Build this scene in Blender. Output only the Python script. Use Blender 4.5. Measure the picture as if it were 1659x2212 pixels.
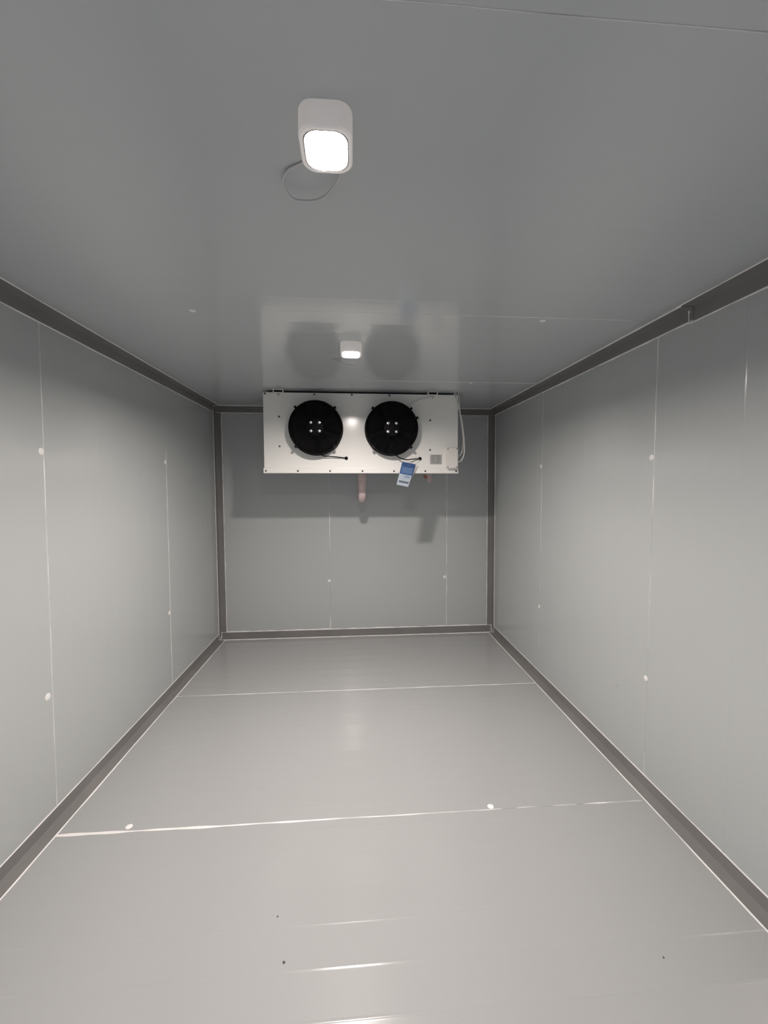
import bpy, math, random
from mathutils import Vector, Matrix

for o in list(bpy.data.objects):
    bpy.data.objects.remove(o)
random.seed(7)
scene = bpy.context.scene
COL = scene.collection
rnd = random.Random(11)

# ------------------------------------------------------------------ camera
PITCH, YAW, ROLL, FPX = 0.0629, 0.0746, -0.0009, 906.41
CAM_H = 1.5
cp, sp, cy, sy = math.cos(PITCH), math.sin(PITCH), math.cos(YAW), math.sin(YAW)
fwd = Vector((sy * cp, cy * cp, -sp))
right = Vector((cy, -sy, 0))
up = right.cross(fwd)
cr, sr = math.cos(ROLL), math.sin(ROLL)
right, up = cr * right + sr * up, -sr * right + cr * up
cam_data = bpy.data.cameras.new('camera')
cam = bpy.data.objects.new('camera', cam_data)
COL.objects.link(cam)
cam_data.sensor_fit = 'VERTICAL'
cam_data.sensor_height = 36.0
cam_data.lens = 36.0 * FPX / 2212.0
cam_data.clip_start = 0.02
M = Matrix((right, up, -fwd)).transposed().to_4x4()
M.translation = Vector((0, 0, CAM_H))
cam.matrix_world = M
scene.camera = cam

# ------------------------------------------------------------------ world, exposure
world = bpy.data.worlds.new('world')
scene.world = world
world.use_nodes = True
bg = world.node_tree.nodes['Background']
bg.inputs['Color'].default_value = (0.66, 0.68, 0.86, 1)
bg.inputs['Strength'].default_value = 0.5
scene.view_settings.view_transform = 'Standard'
scene.view_settings.look = 'None'
scene.view_settings.gamma = 1.0
scene.view_settings.use_curve_mapping = False
scene.view_settings.exposure = 0.0
LAMP_STRENGTH = 1400.0
LAMP_COLOR = (1.0, 0.895, 0.84, 1)

# ------------------------------------------------------------------ materials
MATS = {}


def mat(name, color, rough=0.5, metallic=0.0, spec=0.5, noise=0.0, noise_scale=(8, 8, 8), bump=0.0,
        bump_scale=(60, 60, 60), emission=None, strength=0.0, coat=0.0, rough_var=0.0):
    m = bpy.data.materials.new(name)
    m.use_nodes = True
    nt = m.node_tree
    b = nt.nodes['Principled BSDF']
    b.inputs['Base Color'].default_value = (*color, 1)
    b.inputs['Roughness'].default_value = rough
    b.inputs['Metallic'].default_value = metallic
    b.inputs['Specular IOR Level'].default_value = spec
    b.inputs['Coat Weight'].default_value = coat
    tc = nt.nodes.new('ShaderNodeTexCoord')
    if noise > 0:
        mp = nt.nodes.new('ShaderNodeMapping')
        mp.inputs['Scale'].default_value = noise_scale
        nt.links.new(tc.outputs['Object'], mp.inputs['Vector'])
        nz = nt.nodes.new('ShaderNodeTexNoise')
        nz.inputs['Scale'].default_value = 1.0
        nz.inputs['Detail'].default_value = 6.0
        nt.links.new(mp.outputs['Vector'], nz.inputs['Vector'])
        rp = nt.nodes.new('ShaderNodeValToRGB')
        rp.color_ramp.elements[0].position = 0.3
        rp.color_ramp.elements[1].position = 0.7
        lo = [max(0, c * (1 - noise)) for c in color]
        hi = [min(1, c * (1 + noise)) for c in color]
        rp.color_ramp.elements[0].color = (*lo, 1)
        rp.color_ramp.elements[1].color = (*hi, 1)
        nt.links.new(nz.outputs['Fac'], rp.inputs['Fac'])
        nt.links.new(rp.outputs['Color'], b.inputs['Base Color'])
        if rough_var > 0:
            mr = nt.nodes.new('ShaderNodeMapRange')
            mr.inputs['From Min'].default_value = 0.3
            mr.inputs['From Max'].default_value = 0.7
            mr.inputs['To Min'].default_value = rough - rough_var
            mr.inputs['To Max'].default_value = rough + rough_var
            nt.links.new(nz.outputs['Fac'], mr.inputs['Value'])
            nt.links.new(mr.outputs['Result'], b.inputs['Roughness'])
    if bump > 0:
        mp2 = nt.nodes.new('ShaderNodeMapping')
        mp2.inputs['Scale'].default_value = bump_scale
        nt.links.new(tc.outputs['Object'], mp2.inputs['Vector'])
        nz2 = nt.nodes.new('ShaderNodeTexNoise')
        nz2.inputs['Scale'].default_value = 1.0
        nz2.inputs['Detail'].default_value = 3.0
        nt.links.new(mp2.outputs['Vector'], nz2.inputs['Vector'])
        bp = nt.nodes.new('ShaderNodeBump')
        bp.inputs['Strength'].default_value = 1.0
        bp.inputs['Distance'].default_value = bump
        nt.links.new(nz2.outputs['Fac'], bp.inputs['Height'])
        nt.links.new(bp.outputs['Normal'], b.inputs['Normal'])
    if emission:
        b.inputs['Emission Color'].default_value = emission
        b.inputs['Emission Strength'].default_value = strength
    MATS[name] = m
    return m


PANEL = (0.500, 0.527, 0.525)
# coated steel skin: the roll marks run along the panel (across for floor and ceiling, upright for the walls)
mat('floor_steel', (0.380, 0.391, 0.391), 0.16, bump=0.00012, bump_scale=(1.5, 30, 1.5))
mat('ceiling_steel', (0.545, 0.578, 0.590), 0.13, spec=0.7, bump=0.00005, bump_scale=(1.5, 30, 1.5))
mat('side_steel', PANEL, 0.17, bump=0.00010, bump_scale=(1.5, 30, 1.5))
mat('back_steel', PANEL, 0.17, bump=0.00010, bump_scale=(30, 1.5, 1.5))
mat('core', (0.35, 0.35, 0.34), 0.8)
mat('sealant', (0.86, 0.85, 0.83), 0.45, noise=0.04, noise_scale=(30, 30, 30))
mat('trim', (0.222, 0.218, 0.213), 0.42, noise=0.10, noise_scale=(3, 3, 3), bump=0.0002, bump_scale=(25, 25, 25))
mat('cap', (0.90, 0.89, 0.87), 0.4)
mat('casing', (0.88, 0.885, 0.85), 0.16, noise=0.012, noise_scale=(3, 3, 3), bump=0.00006, bump_scale=(14, 14, 14))
mat('black', (0.0025, 0.0025, 0.003), 0.6, spec=0.12)
mat('black_metal', (0.004, 0.004, 0.0045), 0.5, spec=0.18)
mat('zinc', (0.72, 0.72, 0.70), 0.3, metallic=0.85)
mat('bracket', (0.86, 0.86, 0.84), 0.4)
mat('screw', (0.07, 0.068, 0.062), 0.5, metallic=0.3)
mat('film', (0.012, 0.035, 0.14), 0.35)
mat('white_plastic', (0.80, 0.78, 0.74), 0.4)
mat('white_cable', (0.74, 0.73, 0.70), 0.45)
mat('grey_cable', (0.60, 0.60, 0.61), 0.4)
mat('plate', (0.42, 0.42, 0.41), 0.45, noise=0.15, noise_scale=(60, 60, 60))
mat('plate_print', (0.20, 0.20, 0.20), 0.6)
mat('paper', (0.43, 0.50, 0.57), 0.5, noise=0.08, noise_scale=(25, 25, 25))
mat('paper_white', (0.74, 0.74, 0.70), 0.55)
mat('print_blue', (0.042, 0.095, 0.25), 0.4)
mat('print_pale', (0.12, 0.20, 0.38), 0.45, noise=0.25, noise_scale=(120, 120, 160))
mat('print_dark', (0.13, 0.16, 0.20), 0.5, noise=0.4, noise_scale=(140, 140, 140))
mat('pvc', (0.62, 0.50, 0.50), 0.45, noise=0.06, noise_scale=(12, 12, 30))
mat('copper', (0.34, 0.13, 0.09), 0.4, metallic=0.4)
mat('wrap', (0.55, 0.44, 0.43), 0.6, noise=0.1, noise_scale=(30, 30, 30))
mat('lamp_body', (0.84, 0.83, 0.81), 0.35, emission=(1.0, 0.90, 0.84, 1), strength=0.18)
mat('lamp_fitting', (0.55, 0.55, 0.54), 0.4)
mat('baffle', (0.10, 0.10, 0.10), 0.5)
mat('diffuser', (0.9, 0.9, 0.88), 0.4, emission=LAMP_COLOR, strength=LAMP_STRENGTH)
mat('crumb', (0.10, 0.09, 0.085), 0.8)
mat('door_frame', (0.45, 0.45, 0.44), 0.4)


# ------------------------------------------------------------------ mesh helpers
class MB:
    def __init__(self):
        self.v, self.f, self.s = [], [], []

    def add(self, verts, faces, smooth=False):
        n = len(self.v)
        self.v += [tuple(p) for p in verts]
        self.f += [tuple(i + n for i in f) for f in faces]
        self.s += [smooth] * len(faces)

    def box(self, lo, hi, bev=0.0):
        x0, y0, z0 = lo
        x1, y1, z1 = hi
        if bev <= 0:
            V = [(x0, y0, z0), (x1, y0, z0), (x1, y1, z0), (x0, y1, z0), (x0, y0, z1), (x1, y0, z1), (x1, y1, z1), (x0, y1, z1)]
            self.add(V, [(3, 2, 1, 0), (4, 5, 6, 7), (0, 1, 5, 4), (1, 2, 6, 5), (2, 3, 7, 6), (3, 0, 4, 7)])
            return
        b = bev
        V, idx = [], {}
        for ix, (x, sx) in enumerate(((x0, 1), (x1, -1))):
            for iy, (y, sy_) in enumerate(((y0, 1), (y1, -1))):
                for iz, (z, sz) in enumerate(((z0, 1), (z1, -1))):
                    for a in range(3):
                        p = [x + sx * b, y + sy_ * b, z + sz * b]
                        p[a] = (x, y, z)[a]
                        idx[(ix, iy, iz, a)] = len(V)
                        V.append(p)
        F = []
        for ix in (0, 1):
            F.append([idx[(ix, 0, 0, 0)], idx[(ix, 1, 0, 0)], idx[(ix, 1, 1, 0)], idx[(ix, 0, 1, 0)]])
            F.append([idx[(0, ix, 0, 1)], idx[(1, ix, 0, 1)], idx[(1, ix, 1, 1)], idx[(0, ix, 1, 1)]])
            F.append([idx[(0, 0, ix, 2)], idx[(1, 0, ix, 2)], idx[(1, 1, ix, 2)], idx[(0, 1, ix, 2)]])
        for a in (0, 1):
            for c in (0, 1):
                F.append([idx[(0, a, c, 1)], idx[(1, a, c, 1)], idx[(1, a, c, 2)], idx[(0, a, c, 2)]])
                F.append([idx[(a, 0, c, 0)], idx[(a, 1, c, 0)], idx[(a, 1, c, 2)], idx[(a, 0, c, 2)]])
                F.append([idx[(a, c, 0, 0)], idx[(a, c, 1, 0)], idx[(a, c, 1, 1)], idx[(a, c, 0, 1)]])
        for ix in (0, 1):
            for iy in (0, 1):
                for iz in (0, 1):
                    F.append([idx[(ix, iy, iz, 0)], idx[(ix, iy, iz, 1)], idx[(ix, iy, iz, 2)]])
        self.add(V, F)

    def tube(self, pts, r, n=10, smooth_path=6, closed=False):
        P = [Vector(p) for p in pts]
        if smooth_path > 1 and len(P) > 2:
            Q = []
            m = len(P)
            for i in range(m if closed else m - 1):
                g = (lambda k: P[k % m]) if closed else (lambda k: P[min(max(k, 0), m - 1)])
                p0, p1, p2, p3 = g(i - 1), g(i), g(i + 1), g(i + 2)
                for k in range(smooth_path):
                    t = k / smooth_path
                    Q.append(0.5 * ((2 * p1) + (p2 - p0) * t + (2 * p0 - 5 * p1 + 4 * p2 - p3) * t * t + (3 * p1 - p0 - 3 * p2 + p3) * t ** 3))
            if not closed:
                Q.append(P[-1])
            P = Q
        m = len(P)
        V = []
        prev = None
        for i in range(m):
            if closed:
                d = P[(i + 1) % m] - P[i - 1]
            else:
                d = P[min(i + 1, m - 1)] - P[max(i - 1, 0)]
            d.normalize()
            if prev is None:
                a = Vector((0, 0, 1)) if abs(d.z) < 0.9 else Vector((1, 0, 0))
                prev = d.cross(a).normalized()
            nrm = (prev - d * prev.dot(d)).normalized()
            prev = nrm
            bi = d.cross(nrm)
            rr = r[i] if isinstance(r, (list, tuple)) else r
            for k in range(n):
                a = 2 * math.pi * k / n
                V.append(P[i] + rr * (math.cos(a) * nrm + math.sin(a) * bi))
        F = []
        for i in range(m if closed else m - 1):
            j = (i + 1) % m
            for k in range(n):
                F.append((i * n + k, i * n + (k + 1) % n, j * n + (k + 1) % n, j * n + k))
        self.add(V, F, True)
        if not closed:
            self.add(V[:n], [tuple(range(n - 1, -1, -1))])
            self.add(V[-n:], [tuple(range(n))])

    def lathe(self, profile, centre, axis='y', n=48, smooth=True):
        """profile: list of (radius, height along axis); revolves round an axis through centre"""
        c = Vector(centre)
        V = []
        for (r, h) in profile:
            for k in range(n):
                a = 2 * math.pi * k / n
                u_, w_ = r * math.cos(a), r * math.sin(a)
                V.append(c + {'y': Vector((u_, h, w_)), 'z': Vector((u_, w_, h)), 'x': Vector((h, u_, w_))}[axis])
        F = []
        for i in range(len(profile) - 1):
            for k in range(n):
                F.append((i * n + k, i * n + (k + 1) % n, (i + 1) * n + (k + 1) % n, (i + 1) * n + k))
        self.add(V, F, smooth)
        for i in (0, len(profile) - 1):
            if profile[i][0] > 1e-6:
                self.add(V[i * n:(i + 1) * n], [tuple(range(n))])

    def build(self, name, material, parent=None, fix=True):
        me = bpy.data.meshes.new(name)
        me.from_pydata(self.v, [], self.f)
        me.polygons.foreach_set('use_smooth', self.s)
        me.update()
        if fix:
            import bmesh
            bm = bmesh.new()
            bm.from_mesh(me)
            bmesh.ops.remove_doubles(bm, verts=bm.verts, dist=1e-6)
            bmesh.ops.recalc_face_normals(bm, faces=bm.faces)
            bm.to_mesh(me)
            bm.free()
        me.set_sharp_from_angle(angle=math.radians(38))
        o = bpy.data.objects.new(name, me)
        me.materials.append(MATS[material])
        COL.objects.link(o)
        if parent is not None:
            o.parent = parent
            o.matrix_parent_inverse = Matrix.Translation(parent_origin(parent)).inverted()
        return o


def parent_origin(p):
    v = Vector(p.location)
    if p.parent is not None:
        # all parents here are unrotated and their meshes are in world coordinates
        return Vector((0, 0, 0)) if p.type == 'MESH' else v
    return v


def empty(name, loc):
    o = bpy.data.objects.new(name, None)
    o.empty_display_size = 0.05
    o.location = loc
    COL.objects.link(o)
    return o


def tag(o, label, cat, group=None, kind=None):
    if label:
        o['label'] = label
    if cat:
        o['category'] = cat
    if group:
        o['group'] = group
    if kind:
        o['kind'] = kind
    return o


# ------------------------------------------------------------------ the room, a box a little out of square
XL, XR, YB, ZC, Y0 = -1.3196, 1.4345, 4.1871, 2.2512, 0.8
YF = -0.62
OFF = [[[(-0.0249, -0.0099, 0.0115), (0.0109, 0.0011, -0.0125)], [(0.0085, 0.0006, -0.0105), (0.0055, 0.0017, 0.0091)]],
       [[(0.0102, 0.0064, 0.0009), (-0.0017, 0.0030, -0.0060)], [(0.0022, -0.0091, -0.0003), (-0.0107, 0.0067, 0.0094)]]]


def warp(x, y, z):
    a = (x - XL) / (XR - XL)
    b = (y - Y0) / (YB - Y0)
    c = z / ZC
    p = Vector((x, y, z))
    for i, wa in enumerate((1 - a, a)):
        for j, wb in enumerate((1 - b, b)):
            for k, wc in enumerate((1 - c, c)):
                p += wa * wb * wc * Vector(OFF[i][j][k])
    return p


FACES = {
    # across coordinate s, along coordinate t, height h into the room
    'floor': lambda s, t, h: warp(t, s, h),
    'ceiling': lambda s, t, h: warp(t, s, ZC - h),
    'left': lambda s, t, h: warp(XL + h, s, t),
    'right': lambda s, t, h: warp(XR - h, s, t),
    'back': lambda s, t, h: warp(s, YB - h, t),
    'front': lambda s, t, h: warp(s, YF + h, t),
}


def smoothstep(e0, e1, x):
    t = min(1, max(0, (x - e0) / (e1 - e0)))
    return t * t * (3 - 2 * t)


def panel(face, s0, s1, t0, t1, material, parent, ridges=(), rh=0.00040, rw=0.0042, strong={}):
    """one insulated panel: 6 cm thick, steel skin with shallow rolled ridges, folded edges in the joint"""
    g = 0.0003
    prof = [(s0 + g, -0.06), (s0 + g, -0.004), (s0 + g, -0.0008), (s0 + g + 0.0008, 0.0), (s0 + g + 0.006, 0.0)]
    for r in sorted(ridges):
        if s0 + 0.03 < r < s1 - 0.03:
            for k in (-2.0, -1.35, -0.9, -0.45, 0, 0.45, 0.9, 1.35, 2.0):
                prof.append((r + k * rw, rh * strong.get(round(r, 3), 1.0) * (math.exp(-k * k) - math.exp(-4))))
    prof += [(s1 - g - 0.006, 0.0), (s1 - g - 0.0008, 0.0), (s1 - g, -0.0008), (s1 - g, -0.004), (s1 - g, -0.06)]
    nt_ = 9
    mb = MB()
    P = FACES[face]
    rows = [[P(s, t0 + (t1 - t0) * i / (nt_ - 1), h) for (s, h) in prof] for i in range(nt_)]
    n = len(prof)
    V = [p for r_ in rows for p in r_]
    F = [(i * n + k, i * n + k + 1, (i + 1) * n + k + 1, (i + 1) * n + k) for i in range(nt_ - 1) for k in range(n - 1)]
    mb.add(V, F, True)
    mb.add(V, [(i * n, (i + 1) * n, (i + 1) * n + n - 1, i * n + n - 1) for i in range(nt_ - 1)])
    mb.add(rows[0], [tuple(range(n))])
    mb.add(rows[-1], [tuple(range(n))])
    return mb.build('panel', material, parent)


def structure(name, face, s0, s1, t0, t1, label):
    """the wall behind the panels"""
    mb = MB()
    P = FACES[face]
    a = [P(s, t, -0.0605) for s, t in ((s0, t0), (s1, t0), (s1, t1), (s0, t1))]
    b = [P(s, t, -0.10) for s, t in ((s0, t0), (s1, t0), (s1, t1), (s0, t1))]
    mb.add(a + b, [(0, 1, 2, 3), (4, 5, 6, 7), (0, 1, 5, 4), (1, 2, 6, 5), (2, 3, 7, 6), (3, 0, 4, 7)])
    o = mb.build(name, 'core')
    return tag(o, label, None, kind='structure')


def joint(face, s, t0, t1, width, parent, name='joint_sealant', height=0.0012, n=90, seed=0, wob=0.0008):
    """a smeared bead of white sealant along a joint; width is a function of 0..1"""
    rr = random.Random(seed)
    P = FACES[face]
    mb = MB()
    rows = []
    ph = [rr.uniform(0, 6.28) for _ in range(4)]
    for i in range(n):
        u_ = i / (n - 1)
        t = t0 + (t1 - t0) * u_
        w = max(0.0, width(u_)) * (0.8 + 0.25 * math.sin(37 * u_ + ph[0]) + 0.2 * math.sin(91 * u_ + ph[1]))
        c = s + wob * (math.sin(17 * u_ + ph[2]) + 0.6 * math.sin(43 * u_ + ph[3]))
        h = height if w > 0.0003 else -0.003
        rows.append([P(c - w / 2 - 0.0002, t, -0.003), P(c - w / 2, t, 0.0002 if h > 0 else h), P(c - w * 0.2, t, h), P(c + w * 0.2, t, h),
                     P(c + w / 2, t, 0.0002 if h > 0 else h), P(c + w / 2 + 0.0002, t, -0.003)])
    V = [p for r_ in rows for p in r_]
    F = [(i * 6 + k, i * 6 + (k + 1) % 6, (i + 1) * 6 + (k + 1) % 6, (i + 1) * 6 + k) for i in range(n - 1) for k in range(6)]
    mb.add(V, F)
    mb.add(rows[0], [tuple(range(6))])
    mb.add(rows[-1], [tuple(range(6))])
    return mb.build(name, 'sealant', parent)


def lock_cap(face, s, t, parent, r=0.0135, squash=1.0):
    """a domed round plug over the hole of a panel lock"""
    P = FACES[face]
    mb = MB()
    n = 20
    prof = [(1.0, 0.0001), (1.0, 0.0012), (0.9, 0.0022), (0.55, 0.0030), (0.0001, 0.0033)]
    rows = [[P(s + r * k * math.cos(2 * math.pi * i / n), t + squash * r * k * math.sin(2 * math.pi * i / n), h) for i in range(n)] for k, h in prof]
    V = [p for r_ in rows for p in r_]
    mb.add(V, [(j * n + i, j * n + (i + 1) % n, (j + 1) * n + (i + 1) % n, (j + 1) * n + i) for j in range(len(prof) - 1) for i in range(n)], True)
    return mb.build('lock_cap', 'cap', parent)


def ridge_set(start, period, lo, hi):
    k0 = math.ceil((lo - start) / period)
    k1 = math.floor((hi - start) / period)
    return [start + k * period for k in range(k0, k1 + 1)]


# --- floor
floor = structure('floor', 'floor', YF, YB, XL - 0.1, XR + 0.1, 'pale grey steel floor of the cold room')
fr = ridge_set(1.091, 0.1340, YF, YB)
fs = [YF, 0.62, 1.812, 3.0145, YB]
fpan = [panel('floor', a, b, XL, XR, 'floor_steel', floor, fr, strong={1.091: 2.0, 1.225: 2.0, 1.359: 1.7}) for a, b in zip(fs, fs[1:])]
joint('floor', 0.62, XL, XR, lambda u: 0.004, floor, seed=1)
joint('floor', 1.812, XL + 0.055, XR - 0.05, lambda u: 0.0042 + 0.011 * (1 - smoothstep(0.0, 0.72, u)) - 0.0052 * smoothstep(0.70, 0.76, u) * (0.5 + 0.5 * math.sin(95 * u)) + 0.004 * math.exp(-((u - 0.93) / 0.05) ** 2),
      floor, seed=2, height=0.0016)
joint('floor', 3.0145, XL + 0.055, XR - 0.055, lambda u: 0.0075 - 0.0070 * max(0, math.sin(21 * u + 1)) ** 3 * (u < 0.6), floor, seed=3)
lock_cap('floor', 1.838, -0.976, fpan[2], 0.0145)
lock_cap('floor', 1.830, 0.634, fpan[2], 0.0145)

# --- ceiling
ceiling = structure('ceiling', 'ceiling', YF, YB, XL - 0.1, XR + 0.1, 'pale grey glossy steel ceiling of the cold room')
crd = ridge_set(0.6857, 0.1312, YF, YB)
cs = [YF, 0.6857, 1.8675, 3.0699, YB]
cpan = [panel('ceiling', a, b, XL, XR, 'ceiling_steel', ceiling, crd, 0.00016) for a, b in zip(cs, cs[1:])]
joint('ceiling', 0.6857, XL, XR, lambda u: 0.0022, ceiling, seed=4)
joint('ceiling', 1.8675, XL + 0.05, XR - 0.05, lambda u: 0.0002 + 0.0034 * smoothstep(0.62, 0.68, u) * (1 - smoothstep(0.93, 0.96, u)), ceiling, seed=5)
joint('ceiling', 3.0699, XL + 0.05, XR - 0.05, lambda u: 0.0002 + 0.0062 * smoothstep(0.5, 0.56, u), ceiling, seed=6)
lock_cap('ceiling', 1.896, -0.684, cpan[2], 0.0140)
lock_cap('ceiling', 1.899, 0.870, cpan[2], 0.0140)
lock_cap('ceiling', 3.085, 0.879, cpan[3], 0.0135)

# --- side walls
wl = structure('wall_left', 'left', YF, YB, -0.06, ZC + 0.06, 'left steel panel wall with two white sealed joints')
wr = structure('wall_right', 'right', YF, YB, -0.06, ZC + 0.06, 'right steel panel wall with faint sealed joints')
lrd = ridge_set(1.9109, 0.1314, YF, YB)
rrd = ridge_set(1.454, 0.1330, YF, YB)
ls = [YF, 0.73, 1.9109, 3.0937, YB]
rs = [YF, 0.73, 1.9042, 3.0615 + 0.028, YB]
lpan = [panel('left', a, b, 0, ZC, 'side_steel', wl, lrd, 0.00020) for a, b in zip(ls, ls[1:])]
rpan = [panel('right', a, b, 0, ZC, 'side_steel', wr, rrd, 0.00026, strong={1.454: 3.6}) for a, b in zip(rs, rs[1:])]
joint('left', 0.73, 0, ZC, lambda u: 0.003, wl, seed=7)
joint('left', 1.9109, 0.05, ZC - 0.05, lambda u: 0.0034 + 0.0026 * math.exp(-((u - 0.72) / 0.10) ** 2), wl, seed=8)
joint('left', 3.0937, 0.05, ZC - 0.05, lambda u: 0.0062 * (1 - smoothstep(0.76, 0.80, u)) + 0.0002, wl, seed=9)
joint('right', 0.73, 0, ZC, lambda u: 0.003, wr, seed=10)
joint('right', 1.9042, 0.05, ZC - 0.05, lambda u: 0.0002 + 0.0046 * smoothstep(0.60, 0.64, u) + 0.003 * math.exp(-((u - 0.42) / 0.07) ** 2) + 0.0035 * math.exp(-((u - 0.02) / 0.03) ** 2), wr, seed=11)
joint('right', 3.0615 + 0.028, 0.05, ZC - 0.05, lambda u: 0.0003 + 0.0050 * math.exp(-((u - 0.62) / 0.10) ** 2) + 0.004 * math.exp(-((u - 0.92) / 0.04) ** 2), wr, seed=12)
lock_cap('left', 1.896, 1.648, lpan[1], 0.0160)
lock_cap('left', 1.880, 0.581, lpan[1], 0.0160)
lock_cap('left', 3.078, 1.665, lpan[2], 0.0145)
lock_cap('left', 3.074, 0.590, lpan[2], 0.0145)
lock_cap('right', 1.922, 1.634, rpan[2], 0.0140)
lock_cap('right', 1.912, 0.548, rpan[2], 0.0140)
lock_cap('right', 3.105, 1.642, rpan[3], 0.0140)
lock_cap('right', 3.100, 0.563, rpan[3], 0.0140)

# --- back wall
wb = structure('wall_back', 'back', XL - 0.1, XR + 0.1, -0.06, ZC + 0.06, 'back steel panel wall below the cooler')
bs = [XL, -0.2332, 0.9539, XR]
brd = ridge_set(-0.2332, 0.1319, XL, XR)
bpan = [panel('back', a, b, 0, ZC, 'back_steel', wb, brd, 0.00010) for a, b in zip(bs, bs[1:])]
joint('back', -0.2332, 0.05, ZC - 0.05, lambda u: 0.0002 + 0.0060 * smoothstep(0.36, 0.42, u) * (1 - smoothstep(0.52, 0.58, u)) + 0.007 * (1 - smoothstep(0.05, 0.10, u)) + 0.002 * (u > 0.55), wb, seed=13)
joint('back', 0.9539, 0.05, ZC - 0.05, lambda u: 0.0058, wb, seed=14)
lock_cap('back', -0.2420, 0.550, bpan[0], 0.0155)
lock_cap('back', 0.933, 0.567, bpan[1], 0.0155)

# --- front wall behind the viewer, with the open doorway one looks in through
wf = structure('wall_front', 'front', XL - 0.1, -0.62, -0.06, ZC + 0.06, 'front steel panel wall beside the open doorway')
panel('front', XL, -0.62, 0, ZC, 'back_steel', wf)
panel('front', 0.72, XR, 0, ZC, 'back_steel', wf)
panel('front', -0.62, 0.72, 1.98, ZC, 'back_steel', wf)
mb = MB()
for lo, hi in (((-0.66, YF - 0.09, 0.0), (-0.62, YF + 0.012, 2.02)), ((0.72, YF - 0.09, 0.0), (0.76, YF + 0.012, 2.02)), ((-0.62, YF - 0.09, 1.98), (0.72, YF + 0.012, 2.02))):
    mb.box(lo, hi, 0.003)
tag(mb.build('door_1', 'door_frame'), 'grey frame of the open doorway behind the viewer', None, kind='structure')


# ------------------------------------------------------------------ corner trims: folded steel angles sealed along both edges
def angle(name, pos, t0, t1, leg_a, leg_b, label, lift=0.0, bead=0.0050, seed=0, n=40):
    """pos(a, b, t): a = distance from the corner along the first face, b = along the second, t along the edge"""
    th = 0.0022
    L = lift
    prof = [(L, L), (leg_a, L), (leg_a, L + th), (L + th + 0.004, L + th), (L + th + 0.001, L + th + 0.001), (L + th, L + th + 0.004), (L + th, leg_b), (L, leg_b)]
    mb = MB()
    rr = random.Random(seed)
    n_ = len(prof)
    rows = []
    for i in range(n):
        t = t0 + (t1 - t0) * i / (n - 1)
        rows.append([pos(a, b, t) for a, b in prof])
    V = [p for r_ in rows for p in r_]
    mb.add(V, [(i * n_ + k, i * n_ + (k + 1) % n_, (i + 1) * n_ + (k + 1) % n_, (i + 1) * n_ + k) for i in range(n - 1) for k in range(n_)])
    mb.add(rows[0], [tuple(range(n_))])
    mb.add(rows[-1], [tuple(range(n_))])
    o = mb.build(name, 'trim')
    tag(o, label, None, kind='structure')
    for which in (0, 1):
        mb = MB()
        ph = [rr.uniform(0, 6.28) for _ in range(3)]
        rows = []
        m = 140
        for i in range(m):
            u_ = i / (m - 1)
            t = t0 + (t1 - t0) * u_
            w = bead * (0.75 + 0.22 * math.sin(23 * u_ + ph[0]) + 0.2 * math.sin(61 * u_ + ph[1]) + 0.15 * math.sin(131 * u_ + ph[2]))
            e = (leg_a, leg_b)[which]
            pr = [(e - 0.0015, 0.0002 + L), (e - 0.0012, L + th + 0.0006), (e + w * 0.4, L * 0.5 + th * 0.75), (e + w, 0.0002)]
            rows.append([pos(a, b, t) if which == 0 else pos(b, a, t) for a, b in pr])
        V = [p for r_ in rows for p in r_]
        mb.add(V, [(i * 4 + k, i * 4 + (k + 1) % 4, (i + 1) * 4 + (k + 1) % 4, (i + 1) * 4 + k) for i in range(m - 1) for k in range(4)], True)
        mb.add(rows[0], [(0, 1, 2, 3)])
        mb.add(rows[-1], [(0, 1, 2, 3)])
        mb.build('sealant_bead', 'sealant', o)
    return o


LEG = 0.058
angle('baseboard_left', lambda a, b, t: warp(XL + a, t, b), YF, YB, LEG, LEG, 'dark grey steel angle along the left wall and floor', seed=21)
angle('baseboard_right', lambda a, b, t: warp(XR - a, t, b), YF, YB, LEG, LEG, 'dark grey steel angle along the right wall and floor', seed=22)
bbk = angle('baseboard_back', lambda a, b, t: warp(t, YB - a, b), XL + 0.002, XR - 0.002, LEG, LEG, 'dark grey steel angle along the back wall and floor', lift=0.0024, bead=0.009, seed=23)
angle('trim_1', lambda a, b, t: warp(XL + a, t, ZC - b), YF, YB, LEG, LEG, 'dark grey steel angle along the left wall and ceiling', seed=24)
t2 = angle('trim_2', lambda a, b, t: warp(XR - a, t, ZC - b), YF, 1.722, LEG + 0.004, LEG + 0.006, 'near length of the grey angle along right wall and ceiling', seed=25)
angle('trim_3', lambda a, b, t: warp(XR - a, t, ZC - b), 1.70, YB, LEG, LEG, 'far length of the grey angle along right wall and ceiling', seed=26, lift=0.0024)
angle('trim_4', lambda a, b, t: warp(t, YB - a, ZC - b), XL + 0.002, XR - 0.002, LEG, LEG, 'dark grey steel angle along the back wall and ceiling', lift=0.0024, seed=27)
angle('trim_5', lambda a, b, t: warp(XL + a, YB - b, t), 0.004, ZC - 0.004, LEG, LEG, 'upright dark grey angle in the left back corner', lift=0.0012, seed=28)
angle('trim_6', lambda a, b, t: warp(XR - a, YB - b, t), 0.004, ZC - 0.004, LEG, LEG, 'upright dark grey angle in the right back corner', lift=0.0012, seed=29)
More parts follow.
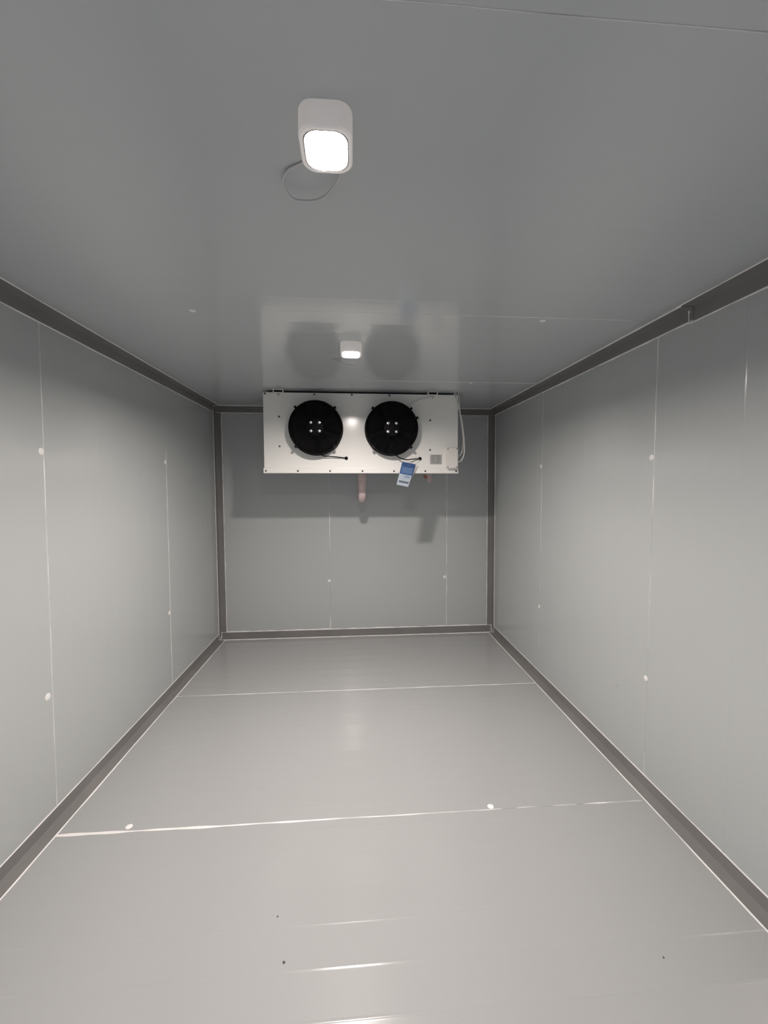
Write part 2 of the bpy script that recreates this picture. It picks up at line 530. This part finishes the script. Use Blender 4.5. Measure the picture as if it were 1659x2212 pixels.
# white smear of sealant where the two lengths meet
mb = MB()
for (z0, z1, w0, w1) in ((0.012, 0.030, 0.010, 0.004), (0.030, 0.066, 0.004, 0.004)):
    V = [warp(XR - h, 1.722 + s, ZC - z) for h in (0.0026, 0.0052) for (s, z) in ((-w0 / 2, z0), (w0 / 2, z0), (w1 / 2, z1), (-w1 / 2, z1))]
    mb.add(V, [(0, 1, 2, 3), (4, 5, 6, 7), (0, 1, 5, 4), (1, 2, 6, 5), (2, 3, 7, 6), (3, 0, 4, 7)])
mb.build('sealant_smear', 'sealant', t2)
# small blobs of sealant in the back corners of the floor
for (x, s_) in ((XL + 0.006, 1), (XR - 0.008, -1)):
    mb = MB()
    mb.tube([warp(x + s_ * 0.004, YB - 0.006, 0.066), warp(x + s_ * 0.004, YB - 0.007, 0.03), warp(x + s_ * 0.002, YB - 0.010, 0.012), warp(x - s_ * 0.0, YB - 0.03, 0.008)],
            [0.003, 0.003, 0.003, 0.003, 0.0032, 0.0034, 0.0036, 0.0038, 0.004, 0.0042, 0.0045, 0.005, 0.0055, 0.006, 0.0062, 0.006, 0.0055, 0.005, 0.004], n=8)
    mb.build('sealant_blob', 'sealant', bbk)


def ceil_z(x, y):
    return warp(x, y, ZC).z


# ------------------------------------------------------------------ ceiling lamps
def rrect(hx, hy, r, n=7):
    pts = []
    for cx_, cy_, a0 in ((hx - r, hy - r, 0), (-hx + r, hy - r, 90), (-hx + r, -hy + r, 180), (hx - r, -hy + r, 270)):
        for k in range(n):
            a = math.radians(a0 + 90 * k / (n - 1))
            pts.append((cx_ + r * math.cos(a), cy_ + r * math.sin(a)))
    return pts


def loops_mesh(mb, loops, cx_, cy_, cap_first=False, cap_last=False):
    n = len(loops[0][0])
    V = []
    for pts, z in loops:
        V += [(cx_ + x, cy_ + y, z) for x, y in pts]
    F = [(i * n + k, i * n + (k + 1) % n, (i + 1) * n + (k + 1) % n, (i + 1) * n + k) for i in range(len(loops) - 1) for k in range(n)]
    if cap_first:
        F.append(tuple(range(n)))
    if cap_last:
        F.append(tuple(range((len(loops) - 1) * n, len(loops) * n)))
    mb.add(V, F)


def lamp(cx_, cy_, hx, hy, label, cable_pts, cable_r):
    zc = ceil_z(cx_, cy_)
    t = empty('ceiling_lamp', (cx_, cy_, zc))
    tag(t, label, 'lamp', 'ceiling lamps')
    zb = zc - 0.052
    rec = 0.0145
    mb = MB()
    loops_mesh(mb, [(rrect(hx - 0.001, hy - 0.001, 0.030), zc - 0.0005), (rrect(hx, hy, 0.031), zc - 0.003), (rrect(hx, hy, 0.031), zb + 0.004), (rrect(hx - 0.003, hy - 0.003, 0.030), zb),
                    (rrect(hx - 0.008, hy - 0.008, 0.029), zb), (rrect(hx - 0.0095, hy - 0.0095, 0.0285), zb + rec + 0.006)], cx_, cy_, cap_first=True)
    mb.build('housing', 'lamp_body', t)
    mb = MB()   # dark baffle lining the recess, added to hold light off the upper walls
    loops_mesh(mb, [(rrect(hx - 0.0092, hy - 0.0092, 0.029), zb + 0.0005), (rrect(hx - 0.0107, hy - 0.0107, 0.028), zb + 0.0005), (rrect(hx - 0.0107, hy - 0.0107, 0.028), zb + rec + 0.003),
                    (rrect(hx - 0.0092, hy - 0.0092, 0.029), zb + rec + 0.003), (rrect(hx - 0.0092, hy - 0.0092, 0.029), zb + 0.0005)], cx_, cy_)
    mb.build('baffle', 'baffle', t)
    mb = MB()
    zd = zb + rec
    loops_mesh(mb, [(rrect(hx - 0.0108, hy - 0.0108, 0.028), zd + 0.003), (rrect(hx - 0.0108, hy - 0.0108, 0.028), zd)], cx_, cy_, cap_first=True, cap_last=True)
    mb.build('diffuser', 'diffuser', t)
    mb = MB()
    mb.tube(cable_pts, cable_r, n=10, smooth_path=8)
    cbl = mb.build('cable', 'grey_cable', t)
    mb = MB()   # cable gland at the housing
    e = Vector(cable_pts[0])
    d = (Vector(cable_pts[1]) - e).normalized()
    mb.tube([e - d * 0.006, e + d * 0.010], cable_r * 1.9, n=12, smooth_path=1)
    mb.build('cable_gland', 'lamp_fitting', cbl)
    return t


z1 = 1.5
lamp(-0.050, 0.922, 0.054, 0.062, 'larger looking ceiling lamp nearest the viewer, with a looped grey cable',
     [(-0.020, 0.979, z1 + 0.728), (-0.027, 1.045, z1 + 0.728), (-0.067, 1.104, z1 + 0.720), (-0.109, 1.116, z1 + 0.716), (-0.149, 1.109, z1 + 0.718),
      (-0.163, 1.069, z1 + 0.728), (-0.145, 1.045, z1 + 0.738), (-0.112, 1.024, ceil_z(-0.112, 1.024) - 0.003), (-0.095, 1.010, ceil_z(-0.1, 1.0) - 0.004)], 0.0033)
lamp(-0.004, 2.302, 0.056, 0.066, 'smaller looking ceiling lamp just in front of the cooler',
     [(0.028, 2.366, z1 + 0.728), (0.030, 2.45, z1 + 0.722), (0.030, 2.515, z1 + 0.716), (0.013, 2.556, z1 + 0.712), (-0.020, 2.552, z1 + 0.716), (-0.060, 2.55, z1 + 0.724),
      (-0.104, 2.552, z1 + 0.738), (-0.118, 2.552, ceil_z(-0.118, 2.55) - 0.002)], 0.0036)

# ------------------------------------------------------------------ the air cooler
CX0, CX1, CYF, CYB = -0.704, 0.868, 3.430, 3.93
CZ0, CZ1 = 1.600, 2.238
cooler = empty('air_cooler', (0.5 * (CX0 + CX1), 0.5 * (CYF + CYB), CZ0))
tag(cooler, 'white air cooler with two black fans hung under the ceiling', 'air cooler')
mb = MB()
mb.box((CX0 + 0.004, CYF + 0.002, CZ0 + 0.045), (CX1 - 0.004, CYB, CZ1 - 0.004), 0.004)
mb.build('casing', 'casing', cooler)
# front sheet with the top folded back
mb = MB()
mb.box((CX0 + 0.002, CYF - 0.001, CZ0 + 0.030), (CX1 - 0.002, CYF + 0.002, CZ1), 0.0008)
mb.box((CX0 + 0.002, CYF + 0.002, CZ1 - 0.003), (CX1 - 0.002, CYF + 0.030, CZ1), 0.0008)
mb.build('front_sheet', 'casing', cooler)
# drip tray under the casing: upright lip in front, sloping bottom
mb = MB()
ty0 = CYF - 0.011
sec = [(ty0, CZ0), (ty0, CZ0 + 0.041), (ty0 + 0.009, CZ0 + 0.0435), (ty0 + 0.0105, CZ0 + 0.0435), (ty0 + 0.0105, CZ0 + 0.046), (CYB, CZ0 + 0.046), (CYB, CZ0 + 0.012), (ty0 + 0.012, CZ0)]
n = len(sec)
V = [(x, y, z) for x in (CX0 - 0.002, CX1 + 0.002) for y, z in sec]
mb.add(V, [(k, (k + 1) % n, n + (k + 1) % n, n + k) for k in range(n)] + [tuple(range(n)), tuple(range(n, 2 * n))])
mb.build('drip_tray', 'casing', cooler)
# blue protective film still on the top plate
mb = MB()
mb.box((CX0 + 0.012, CYF + 0.034, CZ1 - 0.004), (CX1 - 0.02, CYB - 0.01, CZ1 + 0.0075), 0.0015)
tag(mb.build('top_film', 'film', cooler), 'dark blue film on the top plate', None)


def screw(x, y, z, r, parent, material='screw', name='screw'):
    mb_ = MB()
    mb_.lathe([(r, 0.001), (r, -0.0012), (r * 0.75, -0.0026), (r * 0.32, -0.0032), (r * 0.28, -0.0020), (0.00005, -0.0020)], (x, y, z), 'y', 12, False)
    return mb_.build(name, material, parent)


for x, z in ((-0.687, 2.227), (-0.300, 2.227), (-0.002, 2.227), (0.301, 2.227), (0.848, 2.227), (-0.579, 2.048), (-0.579, 1.814), (0.635, 2.031), (0.636, 1.791)):
    screw(x, CYF - 0.001, z, 0.0075, cooler)
for x in (-0.688, -0.436, -0.180, 0.081, 0.338, 0.595, 0.852):
    screw(x, ty0, 1.6175, 0.0075, cooler)


def fan(cx_, cz_, lead, grommet, extra_tab):
    R = 0.208
    y0, y1 = CYF - 0.001, CYF - 0.098
    mb_ = MB()   # shroud: a short deep ring with a rounded lip, closed behind by a black disc standing in for the dark inside
    mb_.lathe([(0.0001, y0 - 0.004), (R - 0.012, y0 - 0.004), (R - 0.010, y1 + 0.010), (R - 0.007, y1 + 0.002), (R - 0.002, y1), (R + 0.001, y1 + 0.004), (R + 0.001, y0 - 0.012),
               (R + 0.006, y0 - 0.006), (R + 0.007, y0), (0.0001, y0)], (cx_, 0, cz_), 'y', 72)
    f = mb_.build('fan', 'black', cooler)
    mb_ = MB()   # wire guard: rings and spokes
    for k in range(17):
        r = 0.066 + k * (R - 0.008 - 0.066) / 16
        bulge = 0.012 * (1 - ((r - 0.05) / (R - 0.05)) ** 2)
        mb_.tube([(cx_ + r * math.cos(a), y1 - 0.002 - bulge, cz_ + r * math.sin(a)) for a in [2 * math.pi * q / 56 for q in range(56)]], 0.0019, n=6, smooth_path=1, closed=True)
    for k in range(8):
        a = math.pi / 8 + math.pi / 4 * k
        mb_.tube([(cx_ + r * math.cos(a), y1 - 0.0005 - 0.012 * (1 - ((r - 0.05) / (R - 0.05)) ** 2), cz_ + r * math.sin(a)) for r in (0.05, 0.09, 0.13, 0.17, R + 0.002)], 0.0030, n=6, smooth_path=1)
    mb_.build('wire_guard', 'black_metal', f)
    mb_ = MB()   # round motor plate in the middle of the guard
    mb_.lathe([(0.0001, y1 - 0.018), (0.058, y1 - 0.018), (0.066, y1 - 0.015), (0.066, y1 - 0.006), (0.0001, y1 - 0.006)], (cx_, 0, cz_), 'y', 40)
    mb_.build('motor_plate', 'black', f)
    mb_ = MB()
    mb_.lathe([(0.0001, y0 - 0.01), (0.055, y0 - 0.01), (0.055, y1 - 0.006), (0.0001, y1 - 0.006)], (cx_, 0, cz_), 'y', 28)
    mb_.build('motor', 'black', f)
    for k in range(5):   # blades behind the guard
        mb_ = MB()
        a0 = 2 * math.pi * k / 5 + 0.3
        V_ = []
        for i in range(6):
            r = 0.052 + i * 0.0275
            for j in range(5):
                a = a0 + (j / 4 - 0.5) * 0.95 * (0.75 + 0.25 * i / 5)
                V_.append((cx_ + r * math.cos(a), y1 + 0.022 + 0.045 * (j / 4) * (1 - 0.3 * i / 5), cz_ + r * math.sin(a)))
        V2 = [(x, y + 0.003, z) for x, y, z in V_]
        F_ = []
        for i in range(5):
            for j in range(4):
                q = (i * 5 + j, i * 5 + j + 1, (i + 1) * 5 + j + 1, (i + 1) * 5 + j)
                F_ += [q, tuple(w + 30 for w in reversed(q))]
        edge = list(range(0, 5)) + [i * 5 + 4 for i in range(1, 6)] + list(range(28, 24, -1)) + [i * 5 for i in range(4, 0, -1)]
        F_ += [(edge[i], edge[(i + 1) % len(edge)], edge[(i + 1) % len(edge)] + 30, edge[i] + 30) for i in range(len(edge))]
        mb_.add(V_ + V2, F_, False)
        mb_.build('blade', 'black', f)
    for dx in (-0.0325, 0.0325):   # four bright bolts
        for dz in (-0.0325, 0.0325):
            mb_ = MB()
            mb_.lathe([(0.0105, 0.001), (0.0105, -0.0015), (0.0085, -0.0018), (0.0085, -0.006), (0.006, -0.0085), (0.0001, -0.0092)], (cx_ + dx, y1 - 0.018, cz_ + dz), 'y', 14, False)
            tag(mb_.build('bolt', 'zinc', f), 'bright zinc bolt', None)
    angs = [45, 135, 225, 315] + ([22] if extra_tab else [])
    for a in angs:   # fixing tabs of the guard on the rim
        a = math.radians(a)
        mb_ = MB()
        c = Vector((cx_, 0, cz_))
        rad = Vector((math.cos(a), 0, math.sin(a)))
        tan = Vector((-math.sin(a), 0, math.cos(a)))
        V_ = []
        for r in (R - 0.010, R + 0.016):
            for s_ in (-0.012, 0.012):
                for y in (y1 - 0.004, y1 + 0.018):
                    V_.append(c + rad * r + tan * s_ * (1 if r < R else 0.75) + Vector((0, y, 0)))
        mb_.add(V_, [(0, 1, 3, 2), (4, 5, 7, 6), (0, 1, 5, 4), (2, 3, 7, 6), (0, 2, 6, 4), (1, 3, 7, 5)])
        mb_.build('tab', 'black_metal', f)
    mb_ = MB()
    mb_.tube(lead, 0.0042, n=8, smooth_path=8)
    mb_.build('lead', 'black', f)
    mb_ = MB()
    mb_.lathe([(0.014, 0.001), (0.014, -0.004), (0.011, -0.008), (0.0001, -0.009)], (grommet[0], CYF - 0.001, grommet[1]), 'y', 16)
    mb_.build('grommet', 'black', f)
    return f


FZ = 1.955
fan(-0.287, FZ, [(-0.262, CYF - 0.045, 1.754), (-0.225, CYF - 0.035, 1.736), (-0.150, CYF - 0.024, 1.732), (-0.095, CYF - 0.016, 1.726), (-0.049, CYF - 0.006, 1.721)], (-0.049, 1.721), False)
fan(0.314, FZ, [(0.335, CYF - 0.060, 1.752), (0.380, CYF - 0.060, 1.722), (0.430, CYF - 0.055, 1.708), (0.490, CYF - 0.030, 1.714), (0.552, CYF - 0.006, 1.719)], (0.552, 1.719), True)

# hanging brackets: a white channel screwed to the ceiling, its open end towards the viewer
for x in (-0.580, 0.651):
    zt = ceil_z(x, CYF) - 0.0006
    yb = CYF - 0.030
    mb = MB()
    mb.box((x - 0.040, yb, zt - 0.003), (x + 0.040, CYF + 0.10, zt), 0.0006)
    mb.box((x - 0.040, yb, CZ1 - 0.010), (x - 0.034, CYF - 0.003, zt - 0.0028), 0.0006)
    mb.box((x + 0.034, yb, CZ1 - 0.010), (x + 0.040, CYF - 0.003, zt - 0.0028), 0.0006)
    mb.box((x - 0.034, yb, CZ1 - 0.010), (x + 0.034, CYF - 0.003, CZ1 - 0.004), 0.0006)
    b = mb.build('mounting_bracket', 'bracket', cooler)
    mb = MB()
    mb.box((x - 0.0335, CYF - 0.010, CZ1 - 0.003), (x + 0.0335, CYF + 0.09, zt - 0.0035), 0.0006)
    mb.build('dark_infill', 'black', b)  # black block filling in the dark middle of the channel
    mb = MB()
    mb.lathe([(0.013, CZ1 - 0.0105), (0.013, CZ1 - 0.019), (0.009, CZ1 - 0.020), (0.006, CZ1 - 0.021), (0.006, CZ1 - 0.034), (0.0001, CZ1 - 0.035)], (x, CYF - 0.0165, 0), 'z', 8, False)
    mb.build('bolt', 'zinc', b)

# corner tab at the top right, where the cables leave
mb = MB()
mb.box((0.834, CYF - 0.012, CZ1 - 0.012), (0.839, CYF + 0.05, ceil_z(0.84, CYF) - 0.001), 0.0008)
mb.box((0.862, CYF - 0.012, CZ1 - 0.012), (0.867, CYF + 0.05, ceil_z(0.86, CYF) - 0.001), 0.0008)
mb.box((0.834, CYF - 0.012, CZ1 - 0.014), (0.867, CYF - 0.009, CZ1 - 0.006), 0.0008)
mb.build('cable_bracket', 'bracket', cooler)

# junction box
mb = MB()
mb.box((0.766, CYF - 0.036, 1.642), (0.856, CYF - 0.0005, 1.805), 0.006)
jb = mb.build('junction_box', 'white_plastic', cooler)
mb = MB()
mb.box((0.763, CYF - 0.050, 1.639), (0.859, CYF - 0.0365, 1.808), 0.005)
mb.build('lid', 'white_plastic', jb)
for x in (0.774, 0.848):
    for z in (1.650, 1.797):
        screw(x, CYF - 0.0495, z, 0.0048, jb)
for z in (1.742, 1.693):
    mb = MB()
    mb.lathe([(0.011, 0.0), (0.011, 0.008), (0.008, 0.014), (0.0001, 0.014)], (0.856, CYF - 0.02, z), 'x', 12, False)
    mb.build('cable_gland', 'white_plastic', jb)

# rating plate
mb = MB()
mb.box((0.636, CYF - 0.0032, 1.674), (0.733, CYF - 0.0008, 1.753), 0.0006)
rp_ = mb.build('rating_plate', 'plate', cooler)
for k, (x0, x1, z) in enumerate(((0.650, 0.720, 1.744), (0.645, 0.676, 1.732), (0.690, 0.724, 1.732), (0.645, 0.670, 1.720), (0.690, 0.722, 1.720), (0.645, 0.679, 1.708), (0.690, 0.715, 1.708), (0.650, 0.720, 1.692))):
    mb = MB()
    mb.box((x0, CYF - 0.0036, z - 0.0022), (x1, CYF - 0.0030, z + 0.0022))
    mb.build('print_line', 'plate_print', rp_)

# white supply cables from the junction box up to the ceiling
yq = CYF - 0.018
for pts, r in (([(0.870, yq, 1.693), (0.892, yq, 1.705), (0.912, yq, 1.745), (0.918, yq, 1.80), (0.914, yq, 1.87), (0.906, yq, 1.95), (0.894, yq, 2.03), (0.878, yq, 2.085), (0.866, yq, 2.14), (0.853, yq - 0.004, 2.19), (0.848, yq - 0.004, 2.225), (0.850, yq + 0.02, ceil_z(0.85, yq) - 0.002)], 0.0052),
               ([(0.870, yq, 1.742), (0.890, yq + 0.006, 1.758), (0.906, yq + 0.010, 1.80), (0.911, yq + 0.010, 1.87), (0.902, yq + 0.010, 1.95), (0.888, yq + 0.010, 2.04), (0.880, yq + 0.008, 2.10), (0.874, yq + 0.004, 2.17), (0.872, yq + 0.006, 2.22), (0.870, yq + 0.02, ceil_z(0.87, yq) - 0.002)], 0.0044)):
    mb = MB()
    mb.tube(pts, r, n=10, smooth_path=7)
    mb.build('supply_cable', 'white_cable', cooler)
# thin grey curved line from the right fan up to the bracket
mb = MB()
mb.tube([(0.440, CYF - 0.006, 2.112), (0.455, CYF - 0.007, 2.135), (0.490, CYF - 0.007, 2.170), (0.550, CYF - 0.007, 2.198), (0.620, CYF - 0.008, 2.214), (0.651, CYF - 0.012, 2.228)], 0.0028, n=8, smooth_path=7)
mb.build('thin_line', 'grey_cable', cooler)

# ------------------------------------------------------------------ folded paper tag hanging off the right fan lead
tagroot = empty('paper_tag', (0.50, 3.385, 1.68))
tag(tagroot, 'blue and white paper tag hanging from the right fan of the cooler', 'tag')
A, B = Vector((0.4005, 3.378, 1.692)), Vector((0.511, 3.398, 1.672))      # top left, top right
Cc, Dd = Vector((0.444, 3.350, 1.489)), Vector((0.3455, 3.330, 1.507))    # bottom right, bottom left
nrm = (B - A).cross(Dd - A).normalized()
if nrm.y > 0:
    nrm = -nrm


def on_page(u_, v_, h=0.0):
    p = (A * (1 - u_) + B * u_) * (1 - v_) + (Dd * (1 - u_) + Cc * u_) * v_
    curl = 0.006 * math.sin(math.pi * v_) + 0.010 * v_ * v_ * (1 - u_)
    return p + nrm * (curl + h)


def page_patch(u0, u1, v0, v1, h, th, name, material, parent, nu=4, nv=8):
    mb_ = MB()
    n_ = nu + 1
    top = [on_page(u0 + (u1 - u0) * i / nu, v0 + (v1 - v0) * j / nv, h) for j in range(nv + 1) for i in range(nu + 1)]
    bot = [on_page(u0 + (u1 - u0) * i / nu, v0 + (v1 - v0) * j / nv, h - th) for j in range(nv + 1) for i in range(nu + 1)]
    m = len(top)
    F_ = []
    for j in range(nv):
        for i in range(nu):
            q = (j * n_ + i, j * n_ + i + 1, (j + 1) * n_ + i + 1, (j + 1) * n_ + i)
            F_ += [q, tuple(w + m for w in reversed(q))]
    edge = list(range(n_)) + [j * n_ + nu for j in range(1, nv + 1)] + [nv * n_ + i for i in range(nu - 1, -1, -1)] + [j * n_ for j in range(nv - 1, 0, -1)]
    F_ += [(edge[i], edge[(i + 1) % len(edge)], edge[(i + 1) % len(edge)] + m, edge[i] + m) for i in range(len(edge))]
    mb_.add(top + bot, F_)
    return mb_.build(name, material, parent)


pg = page_patch(0, 1, 0, 1, 0, 0.0008, 'front_page', 'paper', tagroot)
page_patch(0, 1, 0, 0.52, 0.0006, 0.0005, 'blue_print', 'print_blue', pg)
page_patch(0.10, 0.92, 0.20, 0.47, 0.0011, 0.0004, 'text_block', 'print_pale', pg)
page_patch(0.42, 0.70, 0.085, 0.115, 0.0011, 0.0004, 'heading_print', 'print_pale', pg)
page_patch(0.10, 0.92, 0.80, 0.885, 0.0006, 0.0005, 'dark_print', 'print_dark', pg)
page_patch(0.45, 0.90, 0.575, 0.60, 0.0006, 0.0005, 'text_line', 'print_pale', pg)
page_patch(0.45, 0.85, 0.63, 0.65, 0.0006, 0.0005, 'text_line', 'print_pale', pg)
# back leaf, turned a little to the right
mb = MB()
lv = [A + Vector((0.045, 0.012, 0.006)), B + Vector((0.020, 0.014, -0.012)), B + Vector((-0.020, -0.002, -0.090)), A + Vector((0.02, 0.0, -0.06))]
mb.add(lv + [p + Vector((0, 0.0008, 0)) for p in lv], [(0, 1, 2, 3), (7, 6, 5, 4), (0, 1, 5, 4), (1, 2, 6, 5), (2, 3, 7, 6), (3, 0, 4, 7)])
mb.build('back_page', 'paper_white', tagroot)
mb = MB()
mb.tube([(0.548, CYF - 0.014, 1.716), (0.535, 3.412, 1.700), (0.520, 3.408, 1.684), B + Vector((-0.012, 0.004, -0.006))], 0.0014, n=6, smooth_path=5)
mb.build('string', 'paper_white', tagroot)

# ------------------------------------------------------------------ pipes under the cooler
dp = empty('drain_pipe', (0.085, 3.76, 1.33))
tag(dp, 'pinkish plastic drain pipe going down from the cooler and bending into the back wall', 'pipe')
PX, PY, PR = 0.085, 3.76, 0.0345
mb = MB()
mb.tube([(PX, PY, 1.600), (PX, PY, 1.545)], PR + 0.0035, n=28, smooth_path=1)
mb.build('collar', 'pvc', dp)
mb = MB()
mb.tube([(PX, PY, 1.560), (PX, PY, 1.430)], PR, n=28, smooth_path=1)
mb.build('straight_pipe', 'pvc', dp)
mb = MB()
bend = [(PX, PY, 1.440)] + [(PX, PY + 0.058 * (1 - math.cos(a)), 1.432 - 0.058 * math.sin(a) + 0.006) for a in [math.radians(d_) for d_ in range(10, 91, 10)]] + [(PX, 4.186, 1.380)]
mb.tube(bend, PR + 0.001, n=28, smooth_path=1)
mb.build('elbow', 'pvc', dp)

rp2 = empty('refrigerant_pipe', (0.67, 3.75, 1.527))
tag(rp2, 'short pinkish wrapped pipe stub poking out below the right end of the cooler', 'pipe')
mb = MB()
mb.tube([(0.648, 3.75, 1.599), (0.648, 3.75, 1.585), (0.652, 3.75, 1.577), (0.662, 3.75, 1.573), (0.676, 3.75, 1.572)], 0.012, n=14, smooth_path=5)
mb.build('copper_tube', 'copper', rp2)
mb = MB()
mb.tube([(0.690, 3.75, 1.599), (0.690, 3.75, 1.565), (0.691, 3.75, 1.545), (0.693, 3.75, 1.533), (0.694, 3.75, 1.527)], [0.023] * 8 + [0.0225] * 4 + [0.021, 0.020, 0.018, 0.016, 0.014, 0.011, 0.008, 0.005, 0.003], n=16, smooth_path=5)
mb.build('wrapped_tube', 'wrap', rp2)

# ------------------------------------------------------------------ crumbs on the floor
for (x, y, r, lab) in ((-0.224, 1.246, 0.0042, 'dark crumb on the floor, larger of the two left of the bottom centre'),
                       (-0.268, 1.391, 0.0030, 'tiny dark crumb on the floor, farther of the two left of the bottom centre'),
                       (0.977, 1.172, 0.0030, 'tiny dark crumb on the floor near the right corner angle')):
    mb = MB()
    z = warp(x, y, 0).z
    prof = [(r * 0.6, 0.0002), (r, r * 0.35), (r * 0.7, r * 0.8), (0.0001, r)]
    mb.lathe(prof, (0, 0, 0), 'z', 8, False)
    mb.v = [(x + px * rnd.uniform(0.7, 1.4), y + py * rnd.uniform(0.6, 1.0), z + pz) for px, py, pz in mb.v]
    tag(mb.build('floor_crumb', 'crumb'), lab, 'crumb', 'crumbs on the floor')

# ------------------------------------------------------------------ short scuffs on the side walls
for face, wall, pts in (('right', wr, [(2.150, 0.401), (2.120, 0.411), (2.099, 0.419)]), ('right', wr, [(1.986, 0.475), (1.969, 0.474)]), ('left', wl, [(2.334, 0.346), (2.345, 0.350), (2.359, 0.349)])):
    P = FACES[face]
    mb = MB()
    V = []
    for i, (a_, c_) in enumerate(pts):
        w = 0.0016 if 0 < i < len(pts) - 1 else 0.0007
        V += [P(a_, c_ - w, 0.0004), P(a_, c_ + w, 0.0004), P(a_, c_ + w, -0.0005), P(a_, c_ - w, -0.0005)]
    m = len(pts)
    mb.add(V, [(i * 4 + k, i * 4 + (k + 1) % 4, (i + 1) * 4 + (k + 1) % 4, (i + 1) * 4 + k) for i in range(m - 1) for k in range(4)] + [(0, 1, 2, 3), tuple(range(4 * m - 4, 4 * m))])
    mb.build('scuff_mark', 'core', wall)
